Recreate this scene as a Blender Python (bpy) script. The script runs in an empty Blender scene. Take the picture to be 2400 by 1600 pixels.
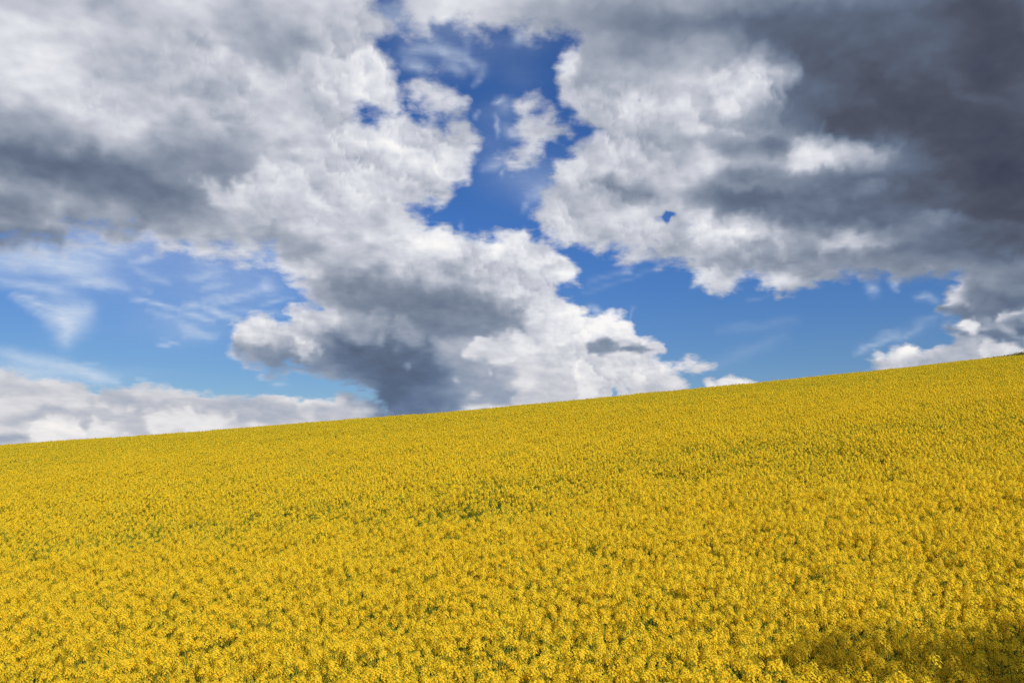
import bpy, math, random
import numpy as np
R = math.radians
sc = bpy.context.scene
COL = sc.collection
random.seed(7)
RNG = np.random.default_rng(11)

# ------------------------------------------------------------------ camera
EYE = 3.985                      # height of the camera above the foot of the field
PITCH = 8.27
cam_d = bpy.data.cameras.new('camera')
cam_d.sensor_width = 22.3
cam_d.lens = 18.0
cam_d.clip_start = 0.1
cam_d.clip_end = 20000
cam = bpy.data.objects.new('camera', cam_d)
COL.objects.link(cam)
cam.location = (0, 0, EYE)
cam.rotation_euler = (R(90 + PITCH), 0, 0)
sc.camera = cam

# ------------------------------------------------------------------ exposure
sc.view_settings.view_transform = 'Standard'
sc.view_settings.look = 'None'
sc.view_settings.gamma = 1
sc.view_settings.use_curve_mapping = False
sc.view_settings.exposure = 0.38
sc.cycles.use_denoising = False      # keeps the fine grain of the flowers
EXPO = 2 ** sc.view_settings.exposure

# ------------------------------------------------------------------ sun (behind the camera, to the right)
SUN_AZ, SUN_EL = 147.0, 40.0    # clockwise from straight ahead (+Y), above the horizon
sun_d = bpy.data.lights.new('sun', 'SUN')
sun_d.energy = 5.0
sun_d.angle = R(0.5)
sun_d.color = (1.0, 0.93, 0.80)
sun = bpy.data.objects.new('sun', sun_d)
COL.objects.link(sun)
sun.rotation_euler = (R(90 - SUN_EL), 0, R(180 - SUN_AZ))
sun.location = (0, -30, 60)

# ------------------------------------------------------------------ the cloudy sky: one World, a function of direction only
# The cloud layout is a chart over azimuth and elevation (three numbers per spot: how deep inside a cloud, how
# bright the cloud is there, how much thin cirrus), read with noise-warped angles and broken up by fractal noise.
AZ0, AZ1, EL0, EL1 = -35.0, 35.0, -1.5, 33.0
NC, NR = 513, 145                # columns, rows; the rows lie closer together low in the sky
BEND = 0.72
FPX, CXP, CYP = 1898.0, 1176.0, 784.0     # the sketch the chart was drawn on: its focal length and centre

def sketch_xy(az, el):
    """direction (degrees) -> place on the sketch"""
    a, e, p = np.radians(az), np.radians(el), R(PITCH)
    x, y, z = np.sin(a) * np.cos(e), np.cos(a) * np.cos(e), np.sin(e)
    f = y * math.cos(p) + z * math.sin(p)
    u = -y * math.sin(p) + z * math.cos(p)
    return CXP + FPX * x / f, CYP - FPX * u / f

gaz, gel = np.meshgrid(np.linspace(AZ0, AZ1, NC), EL0 + (EL1 - EL0) * np.linspace(0, 1, NR) ** (1 / BEND))
GX, GY = sketch_xy(gaz, gel)

def value_noise(x, y, seed):
    g = np.random.default_rng(seed).random((64, 64))
    i, j = np.floor(x).astype(int), np.floor(y).astype(int)
    fx, fy = x - i, y - j
    fx, fy = fx * fx * (3 - 2 * fx), fy * fy * (3 - 2 * fy)
    a, b, c, d = g[j % 64, i % 64], g[j % 64, (i + 1) % 64], g[(j + 1) % 64, i % 64], g[(j + 1) % 64, (i + 1) % 64]
    return (a * (1 - fx) + b * fx) * (1 - fy) + (c * (1 - fx) + d * fx) * fy - 0.5

def fractal(x, y, size, seed, octaves=3, gain=0.55):
    return sum(gain ** k * value_noise(x / size * 2 ** k, y / size * 2 ** k, seed + k) for k in range(octaves))

SX, SY = GX.copy(), GY.copy()     # straight sketch coordinates; GX, GY are turned ragged for the brushes below
RAG = 1 - 0.55 * np.clip((SY - 700) / 200, 0, 1)
RAG = RAG * (1 - 0.75 * np.exp(-((SX - 1290) / 260) ** 4 - ((SY - 800) / 34) ** 4))
GX = SX + RAG * (26 * fractal(SX, SY, 70, 1) + 16 * fractal(SX, SY, 30, 11, 3, .6))
GY = SY + RAG * (22 * fractal(SX, SY, 70, 21) + 14 * fractal(SX, SY, 30, 31, 3, .6))

def cauliflower(x, y, size, seed):
    """rounded bumps of one size: how high (0..1) and how lit (-1..1, light from the upper right)"""
    g = np.random.default_rng(seed).random((64, 64, 3))
    cx_, cy_ = x / size, y / size
    i0, j0 = np.floor(cx_).astype(int), np.floor(cy_).astype(int)
    best = np.full(x.shape, 9.0); lit = np.zeros(x.shape)
    for dj in (-1, 0, 1):
        for di in (-1, 0, 1):
            p = g[(j0 + dj) % 64, (i0 + di) % 64]
            rx, ry = cx_ - (i0 + di + p[..., 0]), cy_ - (j0 + dj + p[..., 1])
            r = np.hypot(rx, ry) / (0.75 + 0.5 * p[..., 2])
            m = r < best
            best = np.where(m, r, best); lit = np.where(m, rx * 0.55 - ry * 0.83, lit)
    hgt = np.sqrt(np.clip(1 - best ** 2, 0, 1))
    return hgt, np.clip(lit * 1.3, -1, 1)

def sdf(pts):
    """signed distance to a closed outline, positive inside"""
    P = np.array(pts, float)
    Q = np.roll(P, -1, 0)
    best = np.full(GX.shape, 1e9)
    inside = np.zeros(GX.shape, bool)
    for (ax, ay), (bx, by) in zip(P, Q):
        dx, dy = bx - ax, by - ay
        t = np.clip(((GX - ax) * dx + (GY - ay) * dy) / max(dx * dx + dy * dy, 1e-6), 0, 1)
        best = np.minimum(best, (GX - ax - t * dx) ** 2 + (GY - ay - t * dy) ** 2)
        if ay != by:
            inside ^= ((ay > GY) != (by > GY)) & (GX < dx * (GY - ay) / (by - ay) + ax)
    d = np.sqrt(best)
    return np.where(inside, d, -d)

def blob(x, y, rx, ry, rot=0):
    c, s = math.cos(R(rot)), math.sin(R(rot))
    dx, dy = GX - x, GY - y
    u, v = (dx * c + dy * s) / rx, (-dx * s + dy * c) / ry
    return u * u + v * v

def seg(x0, y0, x1, y1, w):
    dx, dy = x1 - x0, y1 - y0
    t = np.clip(((GX - x0) * dx + (GY - y0) * dy) / (dx * dx + dy * dy + 1e-6), 0, 1)
    d2 = (GX - x0 - t * dx) ** 2 + (GY - y0 - t * dy) ** 2
    return np.exp(-d2 / (w * w)) * (0.45 + 0.55 * np.sin(np.pi * np.clip(t, .08, .92)))

CLOUDS = {
 'west_mass': [(-300,-300),(866,-300),(868,0),(870,10),(860,30),(880,45),(905,50),(925,75),(895,85),(865,92),(880,135),(895,165),(915,195),
  (920,240),(900,260),(860,255),(820,240),(810,250),(815,285),(835,290),(870,290),(890,278),(925,275),(950,290),(980,280),
  (1020,290),(1040,270),(1070,280),(1090,310),(1090,350),(1070,400),(1030,420),(1025,450),(1025,470),(1010,470),(1000,455),
  (980,445),(965,460),(940,475),(945,490),(980,515),(1040,540),(1100,555),(1135,560),(1145,545),(1165,541),(1194,550),(1237,560),
  (1280,588),(1313,604),(1326,631),(1324,652),(1280,663),(1291,690),(1335,701),(1340,728),(1330,739),(1348,734),(1367,739),
  (1394,728),(1416,728),(1448,739),(1465,766),(1497,783),(1513,788),(1513,804),(1486,815),(1497,826),(1524,826),(1540,842),
  (1557,864),(1576,875),(1576,891),(1560,940),(1500,1050),(880,1050),(888,950),(870,910),(838,893),(814,877),(770,870),(728,864),(690,850),(663,842),
  (640,856),(625,858),(605,852),(582,837),(549,815),(544,793),(533,770),(545,745),(558,728),(587,720),(610,728),(630,742),(655,741),(672,744),
  (672,722),(688,704),(717,704),(726,706),(712,680),(690,655),(668,625),(640,600),(625,588),(560,588),(450,580),(350,560),(280,548),
  (230,525),(165,520),(140,560),(65,570),(0,562),(-300,562)],
 'east_mass': [(925,-300),(928,5),(940,25),(970,72),(990,80),(1010,55),(1045,50),(1075,70),(1115,75),(1140,45),(1165,48),(1190,72),(1206,82),
  (1251,80),(1271,60),(1291,75),(1311,100),(1296,115),(1283,140),(1278,175),(1286,215),(1306,260),(1326,278),(1346,280),
  (1361,300),(1368,308),(1358,325),(1336,330),(1311,360),(1290,380),(1278,400),(1266,435),(1251,450),(1228,480),(1220,505),
  (1241,530),(1276,545),(1311,560),(1356,575),(1401,580),(1436,585),(1420,594),(1456,595),(1486,590),(1516,605),(1551,612),
  (1588,605),(1601,630),(1626,665),(1656,670),(1691,660),(1706,645),(1731,642),(1766,655),(1776,672),(1786,685),(1821,677),(1846,660),
  (1876,655),(1916,645),(1956,632),(2006,635),(2056,640),(2101,635),(2151,630),(2200,622),(2206,645),(2171,675),(2176,710),
  (2164,711),(2191,730),(2187,746),(2172,757),(2179,768),(2172,788),(2150,799),(2127,807),(2108,809),(2091,796),(2077,790),
  (2066,797),(2054,803),(2049,817),(2041,822),(2022,815),(2000,824),(2012,838),(1987,862),(2000,930),(2800,930),(2800,-300)],
 'gap_puff': [(1206,225),(1225,222),(1230,245),(1218,262),(1240,270),(1265,268),(1275,285),(1300,292),(1300,310),(1275,325),(1245,345),
  (1228,352),(1220,375),(1200,390),(1176,393),(1158,372),(1165,358),(1190,345),(1212,330),(1208,300),(1215,275),(1206,250)],
 'upper_puff': [(950,190),(985,185),(1020,190),(1045,210),(1060,235),(1050,258),(1020,262),(990,262),(970,250),(965,230),(940,215),(925,200)],
 'bank': [(-300,845),(0,851),(73,866),(160,874),(233,896),(306,888),(356,886),(408,898),(452,909),(554,911),(612,912),(653,912),(700,920),
  (739,918),(765,925),(775,904),(795,900),(815,912),(850,915),(880,923),(890,945),(880,1100),(-300,1100)],
 'lens': [(1066,806),(1080,790),(1120,778),(1175,768),(1300,780),(1370,786),(1400,772),(1440,784),(1480,790),(1522,797),(1524,810),(1490,814),(1380,814),(1200,830),(1100,832)],
 'thin_lens': [(1540,838),(1565,829),(1600,828),(1640,836),(1625,846),(1590,852),(1555,850)],
 'crest_puff': [(1622,872),(1632,868),(1640,880),(1652,884),(1660,870),(1672,867),(1690,874),(1712,876),(1735,885),(1765,905),(1770,960),(1600,960)],
}
WIDTH = {'lens': 9, 'west_mass': 34, 'east_mass': 34, 'gap_puff': 44, 'upper_puff': 52, 'bank': 20, 'thin_lens': 24, 'crest_puff': 16}
# blue gaps inside the clouds: x, y, rx, ry, depth
GAPS = [(125,60,20,15,.30),(250,4,13,13,.34),(1540,497,24,11,.92),(1540,499,60,32,.40),(845,150,12,14,.6),(1668,110,12,9,.35),(1762,132,7,16,.45),
 (1735,205,7,26,.45),(1650,300,13,11,.40),(1405,903,9,22,.7),(1440,905,8,14,.5),(1432,860,5,22,.35),(1640,225,15,8,.3),
 (945,360,16,24,.38),(1468,225,16,10,.38),(1410,290,9,28,.38),(1500,552,34,7,.5),(1280,420,18,20,.3),(1016,418,20,18,.42),
 (1720,663,10,10,.3),(1795,662,12,12,.4),(1300,655,28,12,.3),(1310,690,14,10,.25),(870,85,16,12,.3),(210,926,110,7,.34),(60,846,90,6,.3),(480,925,40,4,.2),(905,110,30,18,.3),(985,20,20,20,.25),(1075,35,22,30,.35),(1150,20,14,26,.35),(1240,60,24,16,.3),(1290,250,16,30,.3),(1340,300,24,14,.3),(1060,300,14,20,.25),(1000,430,26,20,.3),(930,470,26,14,.3)]
# places where the cloud edge is soft and hazy: x, y, rx, ry, width added
SOFT = [(300,560,330,60,60),(60,560,150,50,30),(560,590,120,40,40),(1330,110,60,60,24),(1100,60,170,60,30),(920,60,70,70,16),(1230,260,70,90,14),(1010,225,60,50,10),(2080,640,150,30,10),
 (2270,760,150,80,-10),(2090,815,110,50,-16),(1200,640,180,120,-14),(1450,790,120,90,-20),(640,760,120,60,-12),(700,920,250,30,-6),(1250,440,80,60,16),(900,60,60,60,14),(860,890,60,40,10),(560,820,50,40,12),(1000,460,70,30,14)]
# brightness of the clouds (0..1 as displayed): x, y, rx, ry, value [, turn, strength]
BRIGHT = [
 # the mass on the left
 (400,200,700,420,.80),(20,20,150,90,.88),(60,120,130,90,.87),(40,190,120,70,.87),(280,40,70,30,.76),(240,15,40,22,.72),
 (330,125,120,55,.71),(560,80,110,70,.66),(640,40,90,40,.72),(400,200,90,55,.66),(340,175,70,40,.66),(600,100,60,45,.60),(650,110,60,35,.62),(550,200,60,42,.67),(465,85,36,18,.84,-15),
 (400,42,80,30,.82),(470,165,26,26,.84),(600,165,34,26,.85),(540,232,60,12,.85,-14),(760,150,70,80,.88),(720,210,70,60,.70,20),
 (770,275,50,30,.72),(200,212,45,20,.71,-15),(50,275,140,45,.64),(160,290,90,35,.66),(270,268,36,22,.80),(330,250,50,25,.70),
 (180,240,50,18,.79),(420,250,70,20,.76,-10),(520,265,90,10,.68,12),(420,290,50,20,.64),(470,330,150,40,.64),(600,330,80,30,.68),
 (40,365,200,55,.43,8),(200,400,200,60,.42,10),(320,440,180,55,.42,8),(400,375,110,45,.50,10),(500,390,100,45,.55),(545,428,60,20,.53,10),
 (0,470,120,40,.47),(65,495,45,18,.60),(20,535,90,30,.46),(95,545,60,25,.47),(190,500,60,30,.52),(360,490,80,28,.43),(300,520,120,25,.53),
 (665,308,70,22,.90,-8),(800,312,80,30,.84),(690,378,140,17,.67,4),(630,405,50,14,.60,-25),(700,430,110,35,.85),(770,440,80,40,.86),
 (545,452,60,16,.79,22),(620,470,60,25,.80),(480,500,90,25,.65,8),(570,505,90,18,.70),(480,545,90,22,.66),(600,548,120,30,.59),
 (700,520,70,25,.76),(690,570,60,25,.62),(800,60,60,60,.90),(830,200,60,55,.91),(850,325,80,28,.92),(960,325,110,40,.90),
 (1055,325,50,40,.90),(830,372,80,16,.71),(900,398,60,30,.80),(1010,375,60,25,.88),(960,420,50,30,.80),(850,465,90,35,.89),
 (900,500,60,25,.85),(1010,440,30,30,.85),
 # the tall cumulus in the middle
 (1050,650,260,140,.80),(960,560,70,45,.95,30),(1050,585,90,40,.93),(1160,572,80,42,.95),(1240,605,70,40,.95),(1312,640,34,34,.93),
 (1260,690,100,45,.92),(1320,740,50,35,.93),(830,560,70,30,.81),(863,548,24,16,.90),(830,612,30,16,.86),(910,605,18,12,.86),(790,590,50,25,.76),
 (860,655,110,35,.57),(960,672,140,38,.57),(1000,698,130,30,.50),(1130,735,110,32,.52,-8),(830,695,70,30,.47),(1010,745,140,40,.49),
 (1110,612,60,34,.80),(1180,650,60,28,.84),(1060,640,40,20,.70),(990,625,60,20,.74),(1050,700,60,10,.48),(1220,690,90,28,.88),
 (760,655,50,40,.58),(720,615,30,12,.86,20),(735,640,40,12,.70),
 (830,800,110,55,.45),(870,860,140,55,.43),(950,905,90,60,.45),(900,940,110,40,.46),(1020,880,60,70,.54),(1090,870,60,60,.62),
 (1190,860,100,35,.80),(1190,910,110,40,.74),(1290,880,70,50,.80),(1340,890,30,40,.94),(1330,925,50,14,.94),(1150,930,50,9,.95),(1090,935,26,14,.90),
 (1092,905,18,15,.82),(1050,915,30,25,.62),(1205,872,26,20,.88),(1130,855,10,8,.80),(1055,872,12,6,.66),
 (590,742,46,18,.90,10),(640,770,50,18,.84,35),(610,800,60,20,.60),(635,838,70,20,.51,10),(698,718,26,14,.88),(735,735,34,16,.76,25),
 (700,770,60,22,.66,20),(750,830,90,24,.50,15),(790,775,50,20,.56),(880,762,50,12,.64),(920,778,50,20,.66,30),(975,800,26,30,.60,30),(810,760,26,12,.66,20),
 (1400,750,60,32,.97),(1340,762,46,26,.95),(1480,786,30,18,.93),(1420,850,50,30,.83),(1500,862,70,30,.85),(1520,835,24,12,.93),(1390,890,30,18,.80),(1550,885,30,15,.82),
 # the low bank at the left
 (300,960,420,90,.85),(200,895,250,22,.80),(420,925,200,12,.69,6),(600,935,130,22,.66,4),(110,885,70,10,.84,8),(260,905,70,9,.84),(400,905,60,8,.82),
 (60,925,130,13,.87),(210,930,60,8,.82),(30,905,60,9,.70),(118,942,36,9,.68,-10),(210,952,110,9,.69,4),(330,950,30,6,.69),(125,985,46,24,.96),(150,1000,50,16,.93),(85,1008,20,12,.9),
 (400,945,80,16,.92),(450,965,90,14,.90),(235,975,36,14,.92),(300,980,36,20,.70),(190,978,16,13,.68),(50,965,50,12,.72),(30,985,40,10,.86),(20,1008,60,12,.60),
 (155,1001,14,5,.74),(480,985,50,12,.82),(560,960,30,22,.66),(600,955,30,18,.70),(585,975,22,12,.92),(650,950,50,16,.68),(720,925,60,10,.90),(730,950,50,16,.70),(715,955,14,16,.86),
 (840,938,36,18,.92),(800,910,22,12,.62),(790,945,20,20,.70),(645,914,18,5,.95),
 # the dark mass on the right
 (1900,250,560,420,.46),(2150,300,420,420,.37),(1420,300,240,330,.74),(1450,560,330,130,.78),(1700,640,200,50,.76),
 (1020,30,70,36,.86),(1100,35,60,36,.78),(1200,40,90,45,.72),(1280,60,60,50,.68),(1400,35,140,50,.57),(1480,60,90,45,.50),(1540,72,90,35,.43),
 (1310,142,24,34,.96),(1300,200,26,50,.82),(1350,140,30,40,.64),(1410,120,90,40,.58),(1440,165,70,22,.63),(1410,195,60,18,.66),(1525,198,34,26,.85),
 (1335,250,50,30,.82),(1470,215,40,16,.70),(1485,255,54,24,.89),(1540,262,36,26,.88),(1492,315,80,18,.60,12),(1560,330,50,20,.62),
 (1400,335,60,45,.90),(1345,370,50,32,.88),(1420,400,70,24,.86),(1395,432,80,15,.55),(1425,446,70,12,.50),(1510,390,60,28,.83),
 (1325,440,50,14,.70),(1260,492,50,18,.85),(1330,512,80,22,.86),(1450,480,60,24,.80),(1400,538,120,20,.76),(1520,540,50,20,.82),(1560,585,50,18,.84),
 (1560,300,230,170,.72),(1640,200,170,110,.71),(1620,380,130,70,.71),(1890,350,170,50,.62),(1700,520,170,60,.62),(1980,545,130,30,.60),(1640,150,40,20,.62),(1690,205,34,32,.98,20),(1775,178,44,26,.92),(1742,140,16,20,.88),(1812,185,18,10,.76,-35),(1605,190,40,26,.80),(1585,255,40,26,.86),
 (1592,292,40,18,.88),(1605,382,46,24,.90),(1655,368,26,16,.78),(1600,345,20,14,.86),(1872,352,52,17,.94),(1850,374,80,14,.78),(1975,345,60,14,.68),(1960,330,50,8,.60),
 (1650,270,50,24,.62),(1740,260,60,24,.56),(1680,335,60,24,.50),(1765,345,46,22,.47),(1720,400,60,20,.47),
 (1900,120,190,90,.37),(2050,240,190,60,.33),(1800,50,190,36,.38),(2280,100,160,160,.33),(1980,285,90,34,.33),(2300,400,140,110,.30),
 (2100,90,120,50,.39),(1850,215,60,50,.42),(1740,462,150,34,.40,4),(1900,505,110,20,.43),(2280,480,120,40,.33),(2170,440,90,40,.37),
 (2230,215,80,24,.40,25),(2060,60,90,30,.41),(1960,100,70,25,.40,-20),(2220,370,40,40,.35),
 (1608,500,24,20,.88),(1655,542,56,22,.93),(1735,530,70,18,.80),(1960,556,90,13,.84),(1985,542,50,9,.80),(1980,440,60,15,.50),(2160,502,80,16,.49),
 (2110,560,110,18,.42),(2150,595,90,14,.47),(1690,600,110,16,.62),(1800,608,110,18,.52),(1920,592,110,14,.48),(1620,622,34,20,.90),(1670,652,50,14,.90),
 (1800,652,60,20,.88),(1860,632,60,14,.66),(1970,618,70,12,.52),(2300,560,120,40,.36),(2100,622,80,10,.56),(1960,640,60,8,.62),
 (2205,655,24,22,.90,-45),(2196,688,28,14,.92),(2262,672,46,22,.48),(2310,688,70,26,.40),(2250,718,60,12,.42),(2345,640,40,26,.45),(2322,722,36,9,.88,-18),(2270,742,40,9,.62),
 (2214,746,22,6,.98),(2250,768,80,11,.44,8),(2310,785,60,12,.44),(2345,755,26,16,.37),(2092,806,34,22,.98),(2032,815,24,12,.97),(2150,798,14,9,.94),(2060,836,36,12,.80),
 (2160,826,70,16,.72),(2260,806,50,12,.84),(2305,806,36,10,.90),(1998,845,16,12,.66),
 (1590,840,60,14,.84),(1680,882,50,14,.94),(1010,225,60,50,.86),(1235,310,60,90,.88)]
# shapes with a firm edge in front of other cloud: outline, value, feather
FRONT = [
 ([(460,157),(473,133),(493,113),(520,113),(513,150),(500,200),(477,227),(467,200)],.80,10),
 ([(567,187),(583,150),(597,140),(623,147),(633,187),(610,220),(547,240),(500,240),(520,220),(560,213)],.84,9),
 ([(413,77),(493,83),(480,127),(457,160),(430,160),(400,127)],.67,12),
 ([(520,160),(580,143),(583,187),(560,217),(520,213),(493,233),(467,230),(470,200)],.68,12),
 ([(540,60),(617,77),(700,93),(683,130),(617,147),(567,133),(533,97)],.60,22),
 ([(450,420),(483,427),(510,437),(547,430),(580,400),(593,373),(627,377),(693,366),(783,374),(840,400),(900,440),(900,500),(783,523),(640,515),(520,473)],.85,12),
 ([(1284,130),(1301,113),(1321,115),(1336,133),(1334,160),(1317,183),(1294,187),(1277,167)],.96,6),
 ([(1411,233),(1467,227),(1534,240),(1554,267),(1547,287),(1484,300),(1417,283)],.88,10),
 ([(1314,350),(1367,320),(1411,293),(1451,307),(1484,347),(1534,353),(1551,383),(1511,407),(1351,400),(1277,410)],.87,10),
 ([(1244,447),(1317,417),(1417,420),(1501,430),(1484,460),(1401,470),(1317,460)],.60,18),
 ([(1380,440),(1430,434),(1470,444),(1420,458)],.50,10),
 ([(1214,493),(1251,467),(1301,483),(1417,477),(1534,493),(1520,540),(1400,575),(1300,550)],.83,12),
 ([(1648,213),(1678,180),(1715,153),(1741,133),(1745,113),(1761,127),(1768,147),(1795,160),(1798,187),(1775,213),(1728,227),(1701,243),(1678,247)],.88,14),
 ([(1655,212),(1680,182),(1712,172),(1714,205),(1695,232),(1675,240)],.95,12),
 ([(1808,367),(1845,340),(1885,327),(1915,343),(1925,367),(1885,373),(1835,377)],.93,9),
 ([(1928,333),(1985,327),(2035,333),(2018,360),(1941,367)],.66,12),
 ([(1935,287),(2035,280),(2088,287),(2068,313),(2028,327),(1961,323)],.36,8),
 ([(1645,469),(1735,432),(1835,442),(1851,472),(1801,499),(1701,512),(1658,509)],.41,14),
 ([(1595,492),(1628,485),(1648,515),(1701,515),(1728,505),(1755,519),(1801,519),(1781,552),(1708,572),(1668,559),(1635,539),(1598,525)],.88,9),
 ([(1908,549),(1951,535),(2035,535),(2028,555),(1968,572),(1911,579)],.78,9),
 ([(1885,492),(2035,492),(2048,519),(2001,532),(1945,532),(1888,539)],.43,8),
 ([(2168,709),(2235,692),(2360,685),(2360,712),(2285,725),(2201,732)],.47,8),
 ([(2168,752),(2188,749),(2235,755),(2301,769),(2360,779),(2360,805),(2301,792),(2251,775),(2185,769)],.46,4),
 ([(2175,772),(2235,779),(2301,795),(2331,795),(2328,809),(2235,835),(2135,835),(2141,805)],.74,6),
 ([(2262,800),(2285,793),(2330,797),(2328,812),(2290,822),(2262,815)],.90,6),
 ([(2188,745),(2208,740),(2231,745),(2215,754)],.98,3), ([(2285,735),(2301,719),(2345,712),(2348,722),(2301,732)],.86,5),
 ([(720,800),(800,770),(930,760),(1000,800),(1050,850),(1085,890),(1095,985),(880,985),(800,880),(720,860)],.43,32),
 ([(784,677),(884,650),(1017,677),(1117,703),(1200,717),(1167,757),(1101,773),(1017,773),(971,790),(944,753),(884,750),(844,720),(804,707),(784,707)],.48,24),
 ([(784,790),(884,783),(984,810),(1001,857),(984,907),(917,937),(867,907),(784,867)],.375,30),
 ([(540,790),(583,797),(633,790),(700,810),(783,837),(783,867),(733,867),(667,843),(633,857),(600,840),(550,823)],.53,12),
 ([(537,753),(553,727),(587,720),(617,733),(633,750),(653,740),(683,757),(717,790),(723,810),(683,797),(650,783),(617,790),(567,780)],.88,9),
 ([(673,720),(687,707),(713,702),(733,717),(750,737),(733,737),(710,727),(687,737)],.88,7),
 ([(784,713),(804,710),(817,730),(844,723),(867,750),(851,767),(784,757)],.64,15),
 ([(877,757),(911,745),(944,753),(961,777),(951,787),(911,783)],.64,16),
 ([(1045,838),(1100,838),(1180,840),(1190,870),(1180,945),(1055,975)],.61,22),
 ([(1181,832),(1280,822),(1347,811),(1337,840),(1351,880),(1367,887),(1347,910),(1340,930),(1260,935),(1194,930),(1184,850)],.82,7),
 ([(1322,850),(1346,812),(1338,842),(1352,880),(1368,888),(1346,912),(1330,920),(1325,880)],.95,4),
 ([(1066,806),(1076,792),(1090,785),(1120,780),(1155,783),(1172,771),(1198,766),(1222,780),(1300,784),(1370,790),(1400,776),(1430,787),
  (1470,790),(1510,800),(1510,808),(1450,806),(1380,808),(1300,817),(1200,826),(1110,829),(1072,820)], .91, 5),
 ([(1180,812),(1300,795),(1390,790),(1470,796),(1505,803),(1440,808),(1380,808),(1300,817),(1200,826)], .78, 5),
 ([(1335,806),(1370,788),(1392,775),(1422,786),(1460,789),(1514,802),(1505,809),(1440,811),(1380,811)], .50, 2.5),
 ([(0,850),(67,870),(167,877),(267,893),(367,887),(433,907),(333,920),(167,907),(0,907)],.80,6),
 ([(187,917),(300,920),(433,933),(567,940),(667,957),(567,963),(433,950),(317,933)],.69,6),
 ([(333,957),(383,950),(433,947),(533,963),(500,990),(350,993)],.94,6),
 ([(73,953),(100,940),(133,938),(150,948),(200,947),(283,947),(327,950),(357,948),(333,960),(233,967),(160,960),(140,953),(110,953),(87,970)],.70,4),
 ([(83,1000),(83,980),(100,967),(113,957),(133,953),(150,963),(167,973),(177,990),(187,1000),(173,1010),(100,1013)],.96,4),
 ([(207,963),(233,973),(267,990),(287,1000),(233,1003),(207,990)],.93,4),
 ([(277,987),(293,970),(307,967),(327,973),(340,990),(337,1000),(300,990)],.73,4)]
# small lights and darks in front of the rest
LATE = [(1092,905,14,10,.80),(1088,938,26,13,.92),(1150,933,44,8,.95),(1203,872,24,18,.92),(1055,872,8,5,.74),(1130,857,7,6,.84),(930,843,10,8,.56),
        (1420,752,60,26,.98),(1360,770,24,18,.97),(1470,775,22,14,.95),(1250,590,60,26,.97),(1160,565,60,22,.98),(1300,640,30,26,.95),(1270,720,60,26,.94),(1320,745,30,20,.96),
        (1400,850,16,24,.92),(1430,845,14,20,.86),(1475,850,26,20,.88),(1520,836,20,11,.96),(1545,875,28,18,.88),(1500,890,26,14,.80),(1385,885,20,18,.80),(1000,545,60,26,.95),(900,545,16,14,.92)]
# thin cirrus: strokes x0, y0, x1, y1, width, amount
STROKES = [(30,675,140,712,7,.55),(45,692,130,735,6,.4),(60,712,120,745,6,.25),(300,683,360,697,6,.5),(350,695,405,710,6,.5),(340,715,420,735,5,.3),(415,698,470,701,7,.55),(470,708,550,733,8,.6),
 (410,715,490,738,6,.5),(490,700,610,660,7,.42),(470,690,520,680,6,.3),(438,642,505,630,9,.4),(470,665,520,652,8,.35),(540,710,660,722,7,.3),(600,695,670,682,6,.3),(420,747,455,760,8,.45),
 (430,768,495,775,8,.4),(370,778,412,788,4,.4),(362,792,390,797,4,.4),(300,603,350,594,7,.35),(318,665,342,666,4,.35),(180,575,250,602,7,.4),(200,560,280,580,8,.3),(380,640,300,610,6,.2),(330,635,390,648,5,.25),
 (520,620,440,606,10,.2),(190,652,290,655,8,.4),(0,812,90,828,15,.6),(80,826,180,850,14,.65),(170,850,262,874,13,.7),(0,838,120,862,12,.35),(310,870,385,892,4,.45),(195,833,225,833,4,.3),
 (1000,108,1040,128,14,.5),(1035,120,1110,150,13,.4),(930,142,980,160,12,.5),(920,118,1000,102,14,.35),(1060,160,1020,150,10,.35),(1110,165,1090,190,7,.25),(1080,75,1070,115,10,.15),
 (1146,230,1156,232,8,.6),(1142,275,1144,308,6,.45),(1165,300,1200,310,12,.45),(1105,258,1090,268,5,.35),(1150,372,1110,380,10,.35),(1188,78,1190,100,11,.5),(1160,250,1180,238,12,.25),(1155,400,1150,392,6,.4),
 (1960,812,2010,790,6,.3),(2005,795,2062,770,6,.28),(2060,785,2110,752,5,.22),(2000,778,2060,760,5,.18),(2100,745,2160,728,6,.15),(1985,800,2140,742,14,.12),
 (1995,655,2005,672,10,.45),(2045,650,2062,636,9,.65),(2040,660,2058,666,5,.3),(2105,685,2125,680,8,.42),(2125,676,2150,686,8,.3),(1355,705,1375,718,8,.6),(1430,617,1445,620,5,.4),(1590,655,1602,648,5,.5),
 (1350,650,1480,600,5,.15),(1340,670,1500,620,5,.12),(1720,690,1760,682,5,.10),(1060,515,1062,532,4,.3),(1210,470,1200,480,5,.35),(1240,440,1215,452,10,.35),(1195,650,1225,642,6,.0),
 (1450,710,1446,735,4,.2),(1650,760,1830,735,10,.10),(1640,840,1800,770,14,.10)]
# thin veils: x, y, rx, ry, amount [, turn]
VEILS = [(90,598,150,34,.55),(180,622,70,26,.6,12),(30,580,90,22,.35),(250,555,120,30,.42),(200,655,80,10,.4),(60,655,80,13,.42,12),(110,672,50,12,.3,12),
 (140,722,40,26,.55,25),(158,742,34,34,.7),(185,715,28,26,.5),(150,775,22,26,.45),(400,600,300,60,.17),(560,650,140,60,.15),(400,700,260,80,.10),(430,750,90,40,.15),
 (1010,130,110,45,.10),(1190,170,50,40,.06),(1160,260,60,30,.12),(1200,400,80,50,.16),(1240,440,50,40,.2),(1130,330,60,40,.08),
 (640,880,14,6,.4),(60,860,200,20,.35),(640,590,60,20,.3),(620,658,20,14,.45),(1180,100,80,30,.10),(960,40,40,60,.22),(900,30,40,40,.35),(1050,60,60,30,.2)]

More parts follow.
